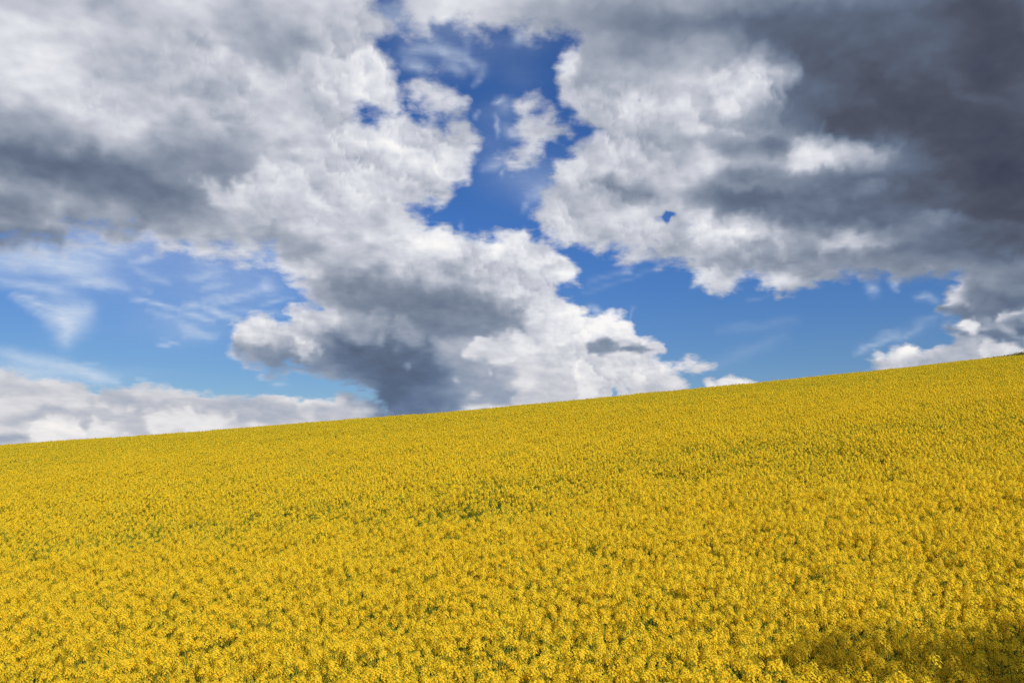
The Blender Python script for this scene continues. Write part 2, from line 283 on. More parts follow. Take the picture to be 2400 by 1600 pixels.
field_c = np.full(GX.shape, -1.0)
wide = np.zeros(GX.shape)
for x, y, rx, ry, w in SOFT:
    wide += w * np.exp(-blob(x, y, rx, ry))
# heaped cumulus: where the clouds are made of firm rounded bumps
HEAPED = [(1200,620,190,110,.8),(1430,800,150,120,1),(1250,740,120,90,.4),(640,750,130,60,.9),(2090,815,120,45,1),(2260,760,120,60,.5),(150,985,170,35,.35),(700,930,190,35,.4),(1680,885,70,25,1),
          (1320,900,120,60,.35),(1240,310,60,80,.3),(880,770,120,50,.4),(960,340,140,90,.25),(1420,340,150,130,.12),(1650,600,150,80,.15)]
heap = np.clip(sum(k * np.exp(-blob(x, y, rx, ry) ** 2) for x, y, rx, ry, k in HEAPED), 0, 1)
heap_h, heap_l = 0, 0
for size, k, seed in ((46, .5, 61), (24, .32, 62), (13, .18, 63)):
    hh, ll = cauliflower(GX, GY * 1.1, size, seed)
    heap_h = heap_h + k * hh * size / 46; heap_l = heap_l + k * ll
for k, pts in CLOUDS.items():
    field_c = np.maximum(field_c, (sdf(pts) + heap * 14 * (heap_h - 0.35)) / (2 * np.maximum(WIDTH[k] + wide, 8)))
cover = np.clip(0.5 + field_c, 0, 1)
gap_n = fractal(SX, SY, 22, 71, 3, .6)
for x, y, rx, ry, dep in GAPS:
    cover = np.minimum(cover, 1 - 0.95 * dep * np.exp(-np.maximum(blob(x, y, rx, ry) + 1.1 * gap_n, 0) ** 0.85))
tone = np.full(GX.shape, 0.86)
for b in BRIGHT:
    x, y, rx, ry, val = b[:5]
    wgt = np.exp(-blob(x, y, rx, ry, b[5] if len(b) > 5 else 0) ** 1.25 * 0.9) * 0.92
    tone += (val - tone) * wgt
frill = fractal(SX, SY, 46, 41, 3, 0.65)
for pts, val, fe in FRONT:
    if pts[0][0] > 1200 and pts[0][1] < 620:
        fe = fe * 1.9                       # soft lights inside the dark eastern mass
    k = np.clip(0.5 + (sdf(pts) + frill * min(46, 5.5 * fe)) / (3.4 * fe), 0, 1)
    tone += (val - tone) * (0.62 if fe > 12 and pts[0][0] > 1200 and pts[0][1] < 620 else 0.85) * k * k * (3 - 2 * k)
for x, y, rx, ry, val in LATE:
    tone += (val - tone) * 0.9 * np.exp(-blob(x, y, rx, ry) ** 1.6)
high = np.clip((560 - SY) / 80, 0, 1)
tone = np.where(tone > .80, tone - high * 0.5 * (tone - .80), tone)
dark = np.clip((.50 - tone) / .14, 0, 1)
tone -= high * dark * np.where(SX > 1300, .045, .01)
tone += .05 * np.exp(-blob(400, 180, 330, 130) ** 2) * (tone < .78)
low = np.clip((SY - 830) / 40, 0, 1) * np.clip((880 - SX) / 60, 0, 1)
tone += low * 0.22 * (0.87 - tone)
BILLOW = [(830,180,130,170,1),(930,380,190,120,1),(700,430,180,90,.6),(480,180,190,120,.45),(1400,300,150,170,1),(1350,520,150,70,.8),(1640,560,170,80,.8),(1700,230,120,90,.7),(1000,600,150,70,.6),(1950,300,300,250,.35)]
billow = np.clip(sum(k * np.exp(-blob(x, y, rx, ry) ** 2) for x, y, rx, ry, k in BILLOW), 0, 1)
for size, k, seed in ((120, .075, 81), (58, .055, 82), (28, .03, 83)):
    hh, ll = cauliflower(GX, GY * 1.15, size, seed)
    tone += billow * k * ll * np.clip((tone - .2) / .5, .3, 1)
tone += heap * 0.11 * heap_l * np.clip((tone - .3) / .4, .25, 1)
thin = np.zeros(GX.shape)
KX, KY = GX, GY
GX, GY = SX + 0.30 * (KX - SX), SY + 0.30 * (KY - SY)        # cirrus strokes stay straighter
for x0, y0, x1, y1, w, a in STROKES:
    thin = 1 - (1 - thin) * (1 - a * seg(x0, y0, x1, y1, w))
for v in VEILS:
    thin = 1 - (1 - thin) * (1 - v[4] * np.exp(-blob(*v[:4], v[5] if len(v) > 5 else 0)))
thin = np.clip(thin, 0, 1)
GX, GY = KX, KY

world = bpy.data.worlds.new('World')
sc.world = world
world.use_nodes = True
nt = world.node_tree
nt.nodes.clear()

def nd(t, **kw):
    n = nt.nodes.new(t)
    for k, v in kw.items():
        setattr(n, k, v)
    return n
def put(sock, v):
    if isinstance(v, bpy.types.NodeSocket):
        nt.links.new(v, sock)
    else:
        sock.default_value = v
def M(op, a, b=None, c=None, clamp=False):
    n = nd('ShaderNodeMath', operation=op, use_clamp=clamp)
    for i, v in enumerate((a, b, c)):
        if v is not None:
            put(n.inputs[i], v)
    return n.outputs[0]
def V(op, a, b=None, c=None):
    n = nd('ShaderNodeVectorMath', operation=op)
    for i, v in enumerate((a, b, c)):
        if v is not None:
            put(n.inputs[i], v)
    return n.outputs[0]
def noise(vec, scale, detail, rough, lac=2.0, out='Fac', dist=0.0):
    n = nd('ShaderNodeTexNoise', noise_dimensions='3D')
    put(n.inputs['Vector'], vec)
    n.inputs['Scale'].default_value = scale
    n.inputs['Detail'].default_value = detail
    n.inputs['Roughness'].default_value = rough
    n.inputs['Lacunarity'].default_value = lac
    n.inputs['Distortion'].default_value = dist
    return n.outputs[out]
def smooth(x, lo, hi):
    n = nd('ShaderNodeMapRange', interpolation_type='SMOOTHSTEP')
    put(n.inputs['Value'], x)
    put(n.inputs['From Min'], lo)
    put(n.inputs['From Max'], hi)
    return n.outputs['Result']

tc = nd('ShaderNodeTexCoord')
D = V('NORMALIZE', tc.outputs['Generated'])
tall = nd('ShaderNodeSeparateXYZ'); put(tall.inputs[0], D)
far_k = M('DIVIDE', 0.75, M('ADD', M('MAXIMUM', tall.outputs[2], 0.0), 0.33))   # clouds low in the sky are farther off: smaller
flat = V('SCALE', V('MULTIPLY', D, (1.0, 1.0, 1.2))); put(flat.node.inputs['Scale'], far_k)
wob = noise(flat, 18.0, 3.0, 0.5, out='Color')
sw = nd('ShaderNodeSeparateColor'); put(sw.inputs[0], wob)
sp = nd('ShaderNodeSeparateXYZ'); put(sp.inputs[0], D)
az = M('ARCTAN2', sp.outputs[0], sp.outputs[1])
el = M('ARCSINE', sp.outputs[2])
WA = M('DIVIDE', 0.028, far_k)
az = M('ADD', az, M('MULTIPLY', M('SUBTRACT', sw.outputs[0], 0.5), WA))
el = M('ADD', el, M('MULTIPLY', M('SUBTRACT', sw.outputs[1], 0.5), M('MULTIPLY', WA, 0.7)))
HALF = (NC - 1) // 2              # two halves, west and east: a curve node keeps 257 values
v = M('MULTIPLY', M('POWER', M('DIVIDE', M('SUBTRACT', el, R(EL0)), R(EL1 - EL0), clamp=True), BEND), NR - 1.0)
halves = []
for c0 in (0, HALF):
    a0, a1 = AZ0 + (AZ1 - AZ0) * c0 / (NC - 1), AZ0 + (AZ1 - AZ0) * (c0 + HALF) / (NC - 1)
    u = M('DIVIDE', M('SUBTRACT', az, R(a0)), R(a1 - a0), clamp=True)
    cu = nd('ShaderNodeCombineXYZ')
    for i in range(3):
        put(cu.inputs[i], u)
    halves.append((c0, cu))
xs = np.linspace(0, 1, HALF + 1)

def bends(row, tol=0.006):
    """the columns a polyline needs to follow the row within tol"""
    keep, stack = {0, len(row) - 1}, [(0, len(row) - 1)]
    while stack:
        a, b = stack.pop()
        if b - a < 2:
            continue
        d = np.abs(row[a:b + 1] - np.interp(np.arange(a, b + 1), (a, b), (row[a], row[b])))
        m = int(d.argmax())
        if d[m] > tol:
            keep.add(a + m); stack += [(a, a + m), (a + m, b)]
    return sorted(keep)

def chart_rows(r0, r1, c0, across, v):
    """the chart between rows r0 and r1: one curve node per row, blended by elevation"""
    acc = None
    for r in range(r0, r1 + 1):
        cn = nd('ShaderNodeRGBCurve')
        cn.mapping.extend = 'HORIZONTAL'
        for ci, chan in enumerate((cover, tone, thin)):
            pts = cn.mapping.curves[ci].points
            row = chan[r, c0:c0 + HALF + 1]
            pts[0].location = (0, float(row[0])); pts[1].location = (1, float(row[-1]))
            pts[0].handle_type = pts[1].handle_type = 'VECTOR'
            for k in bends(row)[1:-1]:
                pts.new(float(xs[k]), float(row[k])).handle_type = 'VECTOR'
        cn.mapping.update()
        put(cn.inputs['Color'], across)
        w = M('MAXIMUM', M('SUBTRACT', 1.0, M('ABSOLUTE', M('SUBTRACT', v, float(r)))), 0.0)
        part = nd('ShaderNodeVectorMath', operation='SCALE')
        put(part.inputs[0], cn.outputs[0]); put(part.inputs['Scale'], w)
        acc = part.outputs[0] if acc is None else V('ADD', acc, part.outputs[0])
    n = nd('ShaderNodeSeparateXYZ'); put(n.inputs[0], acc)
    return n.outputs

EDGE_AMP, REL_AMP, PUFF_AMP, BIG_AMP, GAIN0 = 1.1, 0.60, 0.22, 0.08, 0.4
# fractal relief of the clouds, lit from above
big = noise(flat, 9.0, 4.0, 0.5)
puff = noise(flat, 12.0, 5.0, 0.43)
flat_l = V('ADD', flat, (0.007, 0.0, 0.012))
puff_l = noise(flat_l, 12.0, 5.0, 0.43)
edge = noise(flat, 28.0, 7.0, 0.58)
# cirrus: streaked
st = V('MULTIPLY', D, (10.0, 10.0, 60.0))
streak = noise(st, 3.0, 6.0, 0.62, dist=0.6)
fleck = noise(flat, 55.0, 5.0, 0.65)
cov_n = M('ADD', M('MULTIPLY', M('SUBTRACT', edge, 0.5), EDGE_AMP), M('MULTIPLY', M('SUBTRACT', big, 0.5), 0.30))
thin_n = M('ADD', 0.40, M('ADD', M('MULTIPLY', streak, 0.7), M('MULTIPLY', fleck, 0.5)))
rel = M('ADD', M('MULTIPLY', M('SUBTRACT', puff, puff_l), REL_AMP), M('MULTIPLY', M('SUBTRACT', puff, 0.5), PUFF_AMP))
rel = M('MULTIPLY', rel, M('ADD', 0.45, M('MULTIPLY', smooth(sp.outputs[2], 0.04, 0.22), 0.6)))
bigt = M('MULTIPLY', M('SUBTRACT', big, 0.5), BIG_AMP)
STOPS = [(.22,(60,66,84)),(.32,(79,85,101)),(.42,(99,112,134)),(.55,(133,144,162)),(.68,(167,174,188)),(.80,(200,203,213)),(.90,(226,228,234)),(1.0,(250,249,248))]
def lin(c):
    return tuple((x / 255 / 12.92 if x < 10 else ((x / 255 + .055) / 1.055) ** 2.4) for x in c)
sky = nd('ShaderNodeTexSky', sky_type='NISHITA')
sky.sun_disc = False
sky.sun_elevation = R(SUN_EL)
sky.sun_rotation = R(SUN_AZ)
sky.altitude = 200
sky.air_density = 1.0
sky.dust_density = 0.0
sky.ozone_density = 3.0
SKY_STRENGTH = 0.10 / EXPO
tint = nd('ShaderNodeMix', data_type='RGBA')       # the deep blue that a polarising filter leaves, greyer through the low air
put(tint.inputs['Factor'], smooth(sp.outputs[2], 0.02, 0.30))
tint.inputs[6].default_value = (0.42, 0.545, 0.70, 1)
tint.inputs[7].default_value = (0.31, 0.56, 0.95, 1)
blue = V('MULTIPLY', sky.outputs[0], tint.outputs[2])


low_air = smooth(sp.outputs[2], 0.03, 0.20)       # 0 low in the sky, where the clouds are seen through more air

def sky_band(r0, r1, c0, cu, v):
    """one band of the sky, in a node group of its own"""
    global nt
    main = nt
    grp = bpy.data.node_groups.new('sky_band', 'ShaderNodeTree')
    given = (('across', 'Vector', cu.outputs[0]), ('up', 'Float', v), ('ragged', 'Float', cov_n), ('streaks', 'Float', thin_n),
             ('relief', 'Float', rel), ('swell', 'Float', bigt), ('blue', 'Color', blue), ('height', 'Float', low_air))
    for nm, typ, _ in given:
        grp.interface.new_socket(nm, in_out='INPUT', socket_type='NodeSocket' + typ)
    grp.interface.new_socket('sky', in_out='OUTPUT', socket_type='NodeSocketShader')
    nt = grp
    gin = nd('NodeGroupInput'); gout = nd('NodeGroupOutput')
    out = band_shader(r0, r1, c0, *[gin.outputs[k] for k in range(len(given))])
    put(gout.inputs[0], out)
    nt = main
    gn = nd('ShaderNodeGroup'); gn.node_tree = grp
    for k, (_, _, sock) in enumerate(given):
        put(gn.inputs[k], sock)
    return gn.outputs[0]

def band_shader(r0, r1, c0, across, v, cov_n, thin_n, rel, bigt, blue, low_air):
    c_cov, c_tone, c_thin = chart_rows(r0, r1, c0, across, v)
    a_cloud = smooth(M('ADD', c_cov, cov_n), 0.24, 0.76)
    a_thin = M('MULTIPLY', c_thin, thin_n, clamp=True)
    gain = M('ADD', GAIN0, M('MULTIPLY', smooth(c_tone, 0.35, 0.85), 1 - GAIN0))
    lum = M('ADD', M('ADD', c_tone, bigt), M('MULTIPLY', rel, gain))
    ramp = nd('ShaderNodeValToRGB')
    for i in range(len(STOPS) - 2):
        ramp.color_ramp.elements.new(0.5)
    for e, (p, c) in zip(ramp.color_ramp.elements, STOPS):
        e.position = p
        e.color = (*lin(c), 1)
    put(ramp.inputs[0], lum)
    am = nd('ShaderNodeMix', data_type='RGBA')         # far shaded cloud looks bluer, far sunlit cloud warmer
    put(am.inputs['Factor'], smooth(lum, 0.42, 0.85))
    am.inputs[6].default_value = (0.90, 1.03, 1.17, 1)
    am.inputs[7].default_value = (1.0, 0.975, 0.945, 1)
    wm = nd('ShaderNodeMix', data_type='RGBA')
    put(wm.inputs['Factor'], low_air)
    put(wm.inputs[6], am.outputs[2])
    wm.inputs[7].default_value = (1, 1, 1, 1)
    cl = V('SCALE', V('MULTIPLY', ramp.outputs[0], wm.outputs[2])); cl.node.inputs['Scale'].default_value = 10.0
    mix = nd('ShaderNodeMix', data_type='RGBA')
    veil = nd('ShaderNodeMix', data_type='RGBA')       # cirrus lets the blue through
    put(veil.inputs['Factor'], a_thin)
    put(veil.inputs[6], blue)
    k = 10.0
    veil.inputs[7].default_value = (*[c * k for c in lin((206, 219, 236))], 1)
    put(mix.inputs['Factor'], a_cloud)
    put(mix.inputs[6], veil.outputs[2])
    put(mix.inputs[7], cl)
    bg = nd('ShaderNodeBackground')
    put(bg.inputs['Color'], mix.outputs[2])
    bg.inputs['Strength'].default_value = SKY_STRENGTH
    return bg.outputs[0]

STEP = 8                          # rows of the chart per band of the sky; only the band a ray looks at is worked out
sides = []
for c0, cu in halves:
    vh = M('ADD', v, 1e-6 * (1 + c0))
    shader = sky_band(0, STEP, c0, cu, vh)
    for r0 in range(STEP, NR - 1, STEP):
        ms = nd('ShaderNodeMixShader')
        put(ms.inputs[0], M('GREATER_THAN', vh, float(r0)))
        put(ms.inputs[1], shader)
        put(ms.inputs[2], sky_band(r0, min(r0 + STEP, NR - 1), c0, cu, vh))
        shader = ms.outputs[0]
    sides.append(shader)
ms = nd('ShaderNodeMixShader')
put(ms.inputs[0], M('GREATER_THAN', az, R((AZ0 + AZ1) / 2)))
put(ms.inputs[1], sides[0]); put(ms.inputs[2], sides[1])
shader = ms.outputs[0]
wo = nd('ShaderNodeOutputWorld')
put(wo.inputs['Surface'], shader)

# ------------------------------------------------------------------ helpers
def tag(o, label=None, cat=None, group=None, kind=None):
    for k, val in (('label', label), ('category', cat), ('group', group), ('kind', kind)):
        if val:
            o[k] = val
    return o

def material(name, build):
    m = bpy.data.materials.new(name)
    m.use_nodes = True
    t = m.node_tree
    t.nodes.clear()
    out = t.nodes.new('ShaderNodeOutputMaterial')
    t.links.new(build(t), out.inputs['Surface'])
    return m

def leafy(c0, c1, through, scale=3.0, gloss=0.0):
    """thin plant tissue: diffuse on the lit side, some light coming through; two tones mixed plant by plant and by noise"""
    def build(t):
        N, L = t.nodes.new, t.links.new
        oi = N('ShaderNodeObjectInfo')
        geo = N('ShaderNodeNewGeometry')
        nz = N('ShaderNodeTexNoise'); nz.inputs['Scale'].default_value = scale; nz.inputs['Detail'].default_value = 2
        L(geo.outputs['Position'], nz.inputs['Vector'])
        a = N('ShaderNodeMath'); a.operation = 'MULTIPLY_ADD'; a.inputs[1].default_value = 0.5
        L(oi.outputs['Random'], a.inputs[0]); L(nz.outputs['Fac'], a.inputs[2])
        b = N('ShaderNodeMapRange'); b.inputs['From Min'].default_value = 0.4; b.inputs['From Max'].default_value = 1.1
        L(a.outputs[0], b.inputs['Value'])
        mx = N('ShaderNodeMix'); mx.data_type = 'RGBA'
        mx.inputs[6].default_value = (*c0, 1); mx.inputs[7].default_value = (*c1, 1)
        L(b.outputs[0], mx.inputs['Factor'])
        d = N('ShaderNodeBsdfDiffuse'); L(mx.outputs[2], d.inputs['Color'])
        s = N('ShaderNodeBsdfTranslucent'); L(mx.outputs[2], s.inputs['Color'])
        ms = N('ShaderNodeMixShader'); ms.inputs[0].default_value = through
        L(d.outputs[0], ms.inputs[1]); L(s.outputs[0], ms.inputs[2])
        if not gloss:
            return ms.outputs[0]
        g = N('ShaderNodeBsdfGlossy'); g.inputs['Roughness'].default_value = 0.45
        m2 = N('ShaderNodeMixShader'); m2.inputs[0].default_value = gloss
        L(ms.outputs[0], m2.inputs[1]); L(g.outputs[0], m2.inputs[2])
        return m2.outputs[0]
    return build

PETAL = material('rape_petal', leafy((0.86, 0.585, 0.028), (0.81, 0.62, 0.036), 0.44, 4.0))
BUD = material('rape_bud', leafy((0.36, 0.33, 0.03), (0.27, 0.27, 0.025), 0.25))
STEM = material('rape_stem', leafy((0.17, 0.23, 0.03), (0.25, 0.29, 0.04), 0.2))
LEAF = material('rape_leaf', leafy((0.075, 0.125, 0.022), (0.12, 0.17, 0.03), 0.35, 6.0, 0.03))
TREE_LEAF = material('tree_leaf', leafy((0.045, 0.085, 0.02), (0.07, 0.12, 0.03), 0.3, 1.5))
HEDGE_LEAF = material('hedge_leaf', leafy((0.16, 0.16, 0.03), (0.22, 0.20, 0.035), 0.25, 2.5))

def soil(t):
    N, L = t.nodes.new, t.links.new
    geo = N('ShaderNodeNewGeometry')
    n1 = N('ShaderNodeTexNoise'); n1.inputs['Scale'].default_value = 1.3; n1.inputs['Detail'].default_value = 9; n1.inputs['Roughness'].default_value = 0.65
    L(geo.outputs['Position'], n1.inputs['Vector'])
    cr = N('ShaderNodeValToRGB')
    cr.color_ramp.elements[0].position = 0.35; cr.color_ramp.elements[0].color = (0.045, 0.055, 0.018, 1)
    cr.color_ramp.elements[1].position = 0.65; cr.color_ramp.elements[1].color = (0.07, 0.05, 0.028, 1)
    L(n1.outputs['Fac'], cr.inputs[0])
    bp = N('ShaderNodeBump'); bp.inputs['Strength'].default_value = 0.7; bp.inputs['Distance'].default_value = 0.06
    L(n1.outputs['Fac'], bp.inputs['Height'])
    p = N('ShaderNodeBsdfPrincipled'); p.inputs['Roughness'].default_value = 0.95
    L(cr.outputs[0], p.inputs['Base Color']); L(bp.outputs[0], p.inputs['Normal'])
    return p.outputs[0]
SOIL = material('soil', soil)

def bark(t):
    N, L = t.nodes.new, t.links.new
    tcd = N('ShaderNodeTexCoord')
    mp = N('ShaderNodeMapping'); mp.inputs['Scale'].default_value = (9, 9, 1.6)
    L(tcd.outputs['Object'], mp.inputs['Vector'])
    n1 = N('ShaderNodeTexNoise'); n1.inputs['Scale'].default_value = 2; n1.inputs['Detail'].default_value = 8
    L(mp.outputs[0], n1.inputs['Vector'])
    cr = N('ShaderNodeValToRGB')
    cr.color_ramp.elements[0].color = (0.05, 0.035, 0.022, 1); cr.color_ramp.elements[1].color = (0.19, 0.15, 0.11, 1)
    L(n1.outputs['Fac'], cr.inputs[0])
    p = N('ShaderNodeBsdfPrincipled'); p.inputs['Roughness'].default_value = 0.9
    L(cr.outputs[0], p.inputs['Base Color'])
    return p.outputs[0]
BARK = material('bark', bark)

class Mesh:
    """collects faces; every face has a material slot"""
    def __init__(self):
        self.v, self.f, self.m = [], [], []
    def face(self, pts, m=0):
        k = len(self.v)
        self.v += [tuple(p) for p in pts]
        self.f.append(tuple(range(k, k + len(pts))))
        self.m.append(m)
    def tube(self, pts, radii, n=4, m=0):
        """a tapering tube along a line of points"""
        P = np.array(pts, float)
        rings = []
        for i, p in enumerate(P):
            d = P[min(i + 1, len(P) - 1)] - P[max(i - 1, 0)]
            d = d / (np.linalg.norm(d) + 1e-9)
            a = np.cross(d, (0.31, 0.87, 0.2)); a /= np.linalg.norm(a) + 1e-9
            b = np.cross(d, a)
            k = len(self.v)
            for j in range(n):
                t = 2 * math.pi * j / n
                self.v.append(tuple(p + radii[i] * (a * math.cos(t) + b * math.sin(t))))
            rings.append(k)
        for r0, r1 in zip(rings, rings[1:]):
            for j in range(n):
                self.f.append((r0 + j, r0 + (j + 1) % n, r1 + (j + 1) % n, r1 + j)); self.m.append(m)
        self.f.append(tuple(rings[-1] + j for j in range(n))); self.m.append(m)
    def add(self, other, off=(0, 0, 0), rotz=0.0, tilt=(0, 0), scale=1.0, slot=None):
        A = np.array(other.v, float) * scale
        tx, ty = tilt
        A = A @ np.array([[1, 0, 0], [0, math.cos(tx), -math.sin(tx)], [0, math.sin(tx), math.cos(tx)]]).T
        A = A @ np.array([[math.cos(ty), 0, math.sin(ty)], [0, 1, 0], [-math.sin(ty), 0, math.cos(ty)]]).T
        A = A @ np.array([[math.cos(rotz), -math.sin(rotz), 0], [math.sin(rotz), math.cos(rotz), 0], [0, 0, 1]]).T + np.array(off)
        k = len(self.v)
        self.v += [tuple(x) for x in A]
        self.f += [tuple(i + k for i in f) for f in other.f]
        self.m += [(slot[i] if slot else i) for i in other.m]
    def data(self, name, mats):
        me = bpy.data.meshes.new(name)
        me.from_pydata(self.v, [], self.f)
        for m in mats:
            me.materials.append(m)
        me.polygons.foreach_set('material_index', self.m)
        me.update()
        return me
    def obj(self, name, mats, parent=None):
        o = bpy.data.objects.new(name, self.data(name, mats))
        COL.objects.link(o)
        o.parent = parent
        return o

# ------------------------------------------------------------------ the hillside
HB, HC, HA, HD = 0.1253, 0.000429 / 1.35, 0.0885, 0.00026 / 1.35
def ground_z(x, y):
    x = np.asarray(x, float); y = np.asarray(y, float)
    yy = np.clip(y, -40, 300)
    xx = np.clip(x, -200, 200)
    z = HB * yy - HC * yy * yy + np.where(y > 300, (y - 300) * (HB - 2 * HC * 300), 0) + HA * x + HD * xx * xx
    z = z + 0.05 * np.sin(x * .21 + y * .13) + 0.04 * np.sin(y * .33 - x * .17 + 1)
    t = np.clip((3.2 - y) / 3.6, 0, 1)                       # the verge the photographer stands on
    return z + 2.2 * t * t * (3 - 2 * t)

def axis(lo, hi, fine_lo, fine_hi, step, grow=1.18):
    a = list(np.arange(fine_lo, fine_hi, step))
    s, p = step, a[-1]
    while p < hi:
        s *= grow; p += s; a.append(p)
    s, p = step, a[0]
    while p > lo:
        s *= grow; p -= s; a.insert(0, p)
    return np.array(a)

gx, gy = axis(-2500, 2500, -95, 95, 1.8), axis(-300, 4000, -8, 140, 1.0)
GXX, GYY = np.meshgrid(gx, gy)
GZZ = ground_z(GXX, GYY)
vs = np.stack([GXX.ravel(), GYY.ravel(), GZZ.ravel()], 1)
nx = len(gx)
fs = [(j * nx + i, j * nx + i + 1, (j + 1) * nx + i + 1, (j + 1) * nx + i) for j in range(len(gy) - 1) for i in range(nx - 1)]
gm = bpy.data.meshes.new('ground')
gm.from_pydata(vs.tolist(), [], fs)
gm.materials.append(SOIL)
for p in gm.polygons:
    p.use_smooth = True
ground = bpy.data.objects.new('ground', gm)
COL.objects.link(ground)
tag(ground, kind='structure')
# ------------------------------------------------------------------ rapeseed: flower heads, plants, the crop
rr = random.Random(5)
def petal(mesh, c, out, up, size, m=0):
    """one petal: a small kite from the flower's centre"""
    side = np.cross(out, up)
    tip = c + out * size + up * size * 0.15
    mid = c + out * size * 0.62 + up * size * 0.22
    mesh.face([c, mid - side * size * 0.42, tip, mid + side * size * 0.42], m)

def flower(mesh, c, axis_, size):
    a = np.array(axis_, float); a /= np.linalg.norm(a)
    b = np.cross(a, (0.2, 0.5, 0.9)); b /= np.linalg.norm(b)
    d = np.cross(a, b)
    t0 = rr.random() * 6.28
    for k in range(4):
        t = t0 + k * math.pi / 2
        o = b * math.cos(t) + d * math.sin(t)
        petal(mesh, np.array(c, float), o, a, size * rr.uniform(0.85, 1.15))

def make_head(n_flowers, size, tall=0.085, wide=0.036):
    """one raceme: a dome of four-petalled flowers under a knot of buds; its origin is where it joins the stalk"""
    h = Mesh()
    for k in range(n_flowers):
        u_ = (k + 0.5) / n_flowers
        z = tall * (0.15 + 0.85 * u_ ** 0.8)
        r = wide * math.sqrt(max(0.06, 1 - (u_ * 1.02 - 0.12) ** 2 * 0.95)) * rr.uniform(0.75, 1.12)
        t = k * 2.39996 + rr.uniform(-.3, .3)
        c = (r * math.cos(t), r * math.sin(t), z)
        flower(h, c, (math.cos(t), math.sin(t), 0.35 + 1.5 * u_ + rr.uniform(-.3, .5)), size)
    for k in range(5):                                      # the buds
        t = k * 1.256 + rr.random()
        c = np.array((0.007 * math.cos(t), 0.007 * math.sin(t), tall * 1.0 + rr.uniform(0, .012)))
        s = 0.0045
        h.face([c + (s, 0, 0), c + (0, s, 0), c + (0, 0, s * 2.4)], 1)
        h.face([c + (0, s, 0), c + (-s, 0, 0), c + (0, 0, s * 2.4)], 1)
        h.face([c + (-s, 0, 0), c + (0, -s, 0), c + (0, 0, s * 2.4)], 1)
        h.face([c + (0, -s, 0), c + (s, 0, 0), c + (0, 0, s * 2.4)], 1)
    h.tube([(0, 0, -0.01), (0, 0, tall)], [0.0022, 0.0012], 3, 2)
    return h

def coarse_head(n, size, tall=0.08, wide=0.036, green=0.1):
    h = Mesh()
    for k in range(n):
        u_ = (k + 0.5) / n
        t = k * 2.39996 + rr.random() * .6
        a = np.array((math.cos(t), math.sin(t), 0.2 + 1.6 * u_)); a /= np.linalg.norm(a)
        c = np.array((wide * .8 * math.cos(t) * (1.15 - u_ * .8), wide * .8 * math.sin(t) * (1.15 - u_ * .8), tall * (0.2 + 0.8 * u_)))
        b = np.cross(a, (0.2, 0.5, 0.9)); b /= np.linalg.norm(b); d = np.cross(a, b)
        t1 = rr.random() * 3
        b, d = b * math.cos(t1) + d * math.sin(t1), d * math.cos(t1) - b * math.sin(t1)
        h.face([c + b * size, c + d * size * .8 + a * .004, c - b * size, c - d * size * .8 + a * .004], 1 if rr.random() < green else 0)
    return h

def leaf(mesh, base, az_, length, width, droop, m=0):
    o = np.array((math.cos(az_), math.sin(az_), 0)); s = np.array((-math.sin(az_), math.cos(az_), 0))
    b = np.array(base, float)
    p1 = b + o * length * .5 + np.array((0, 0, length * .22)); p2 = b + o * length + np.array((0, 0, length * (.22 - droop)))
    for sg in (-1, 1):
        mesh.face([b, p1, p1 + s * sg * width + np.array((0, 0, width * .35)), b + o * length * .12 + s * sg * width * .35], m)
        mesh.face([p1, p2, p1 + s * sg * width + np.array((0, 0, width * .35))], m)

HEADS = [make_head(24, 0.0112, .074, .031) for _ in range(3)] + [make_head(19, 0.011, .060, .027), make_head(28, 0.0112, .088, .033)]
MID_HEADS = [coarse_head(15, 0.0150, .070, .032, 0.13) for _ in range(3)]
FAR_HEADS = [coarse_head(7, 0.023, .076, .032, 0.40) for _ in range(6)]
HEIGHT = 1.15

class Plan:
    """where the stem, branches, leaves and heads of one plant go"""
    def __init__(self, seed, n_heads):
        q = random.Random(seed)
        self.stem = Mesh(); self.leaves = Mesh(); self.heads = []
        lean = (q.uniform(-.05, .05), q.uniform(-.05, .05))
        top = np.array((lean[0], lean[1], HEIGHT - 0.07))
        self.stem.tube([(0, 0, -0.05), (lean[0] * .3, lean[1] * .3, .5), tuple(top)], [0.009, 0.007, 0.0028], 4)
        self.heads.append((tuple(top), q.uniform(0, 6.28), (lean[1] * -.5, lean[0] * .5), q.uniform(.95, 1.15), q.randrange(100)))
        for k in range(n_heads - 1):
            t = k * 2.39996 + q.uniform(-.4, .4)
            z0 = q.uniform(.45, .85)
            reach = q.uniform(.06, .33)
            z1 = HEIGHT - 0.07 - q.uniform(.0, .20) - reach * .15
            p0 = np.array((lean[0] * z0 / HEIGHT, lean[1] * z0 / HEIGHT, z0))
            p1 = np.array((lean[0] + reach * math.cos(t), lean[1] + reach * math.sin(t), z1))
            pm = p0 * .5 + p1 * .5 + np.array((math.cos(t), math.sin(t), -.2)) * reach * .18
            self.stem.tube([tuple(p0), tuple(pm), tuple(p1)], [0.0045, 0.0035, 0.002], 3)
            self.heads.append((tuple(p1), q.uniform(0, 6.28), (-math.sin(t) * .25, math.cos(t) * .25), q.uniform(.75, 1.1), q.randrange(100)))
            if q.random() < .7:
                leaf(self.leaves, p0, t, q.uniform(.07, .13), q.uniform(.012, .022), q.uniform(.1, .5))
        for k in range(5):
            leaf(self.leaves, (0, 0, q.uniform(.2, .7)), q.uniform(0, 6.28), q.uniform(.14, .26), q.uniform(.03, .055), q.uniform(.2, .6))

PLANS = [Plan(100 + k, 14) for k in range(7)]
MATS = [PETAL, BUD, STEM, LEAF]

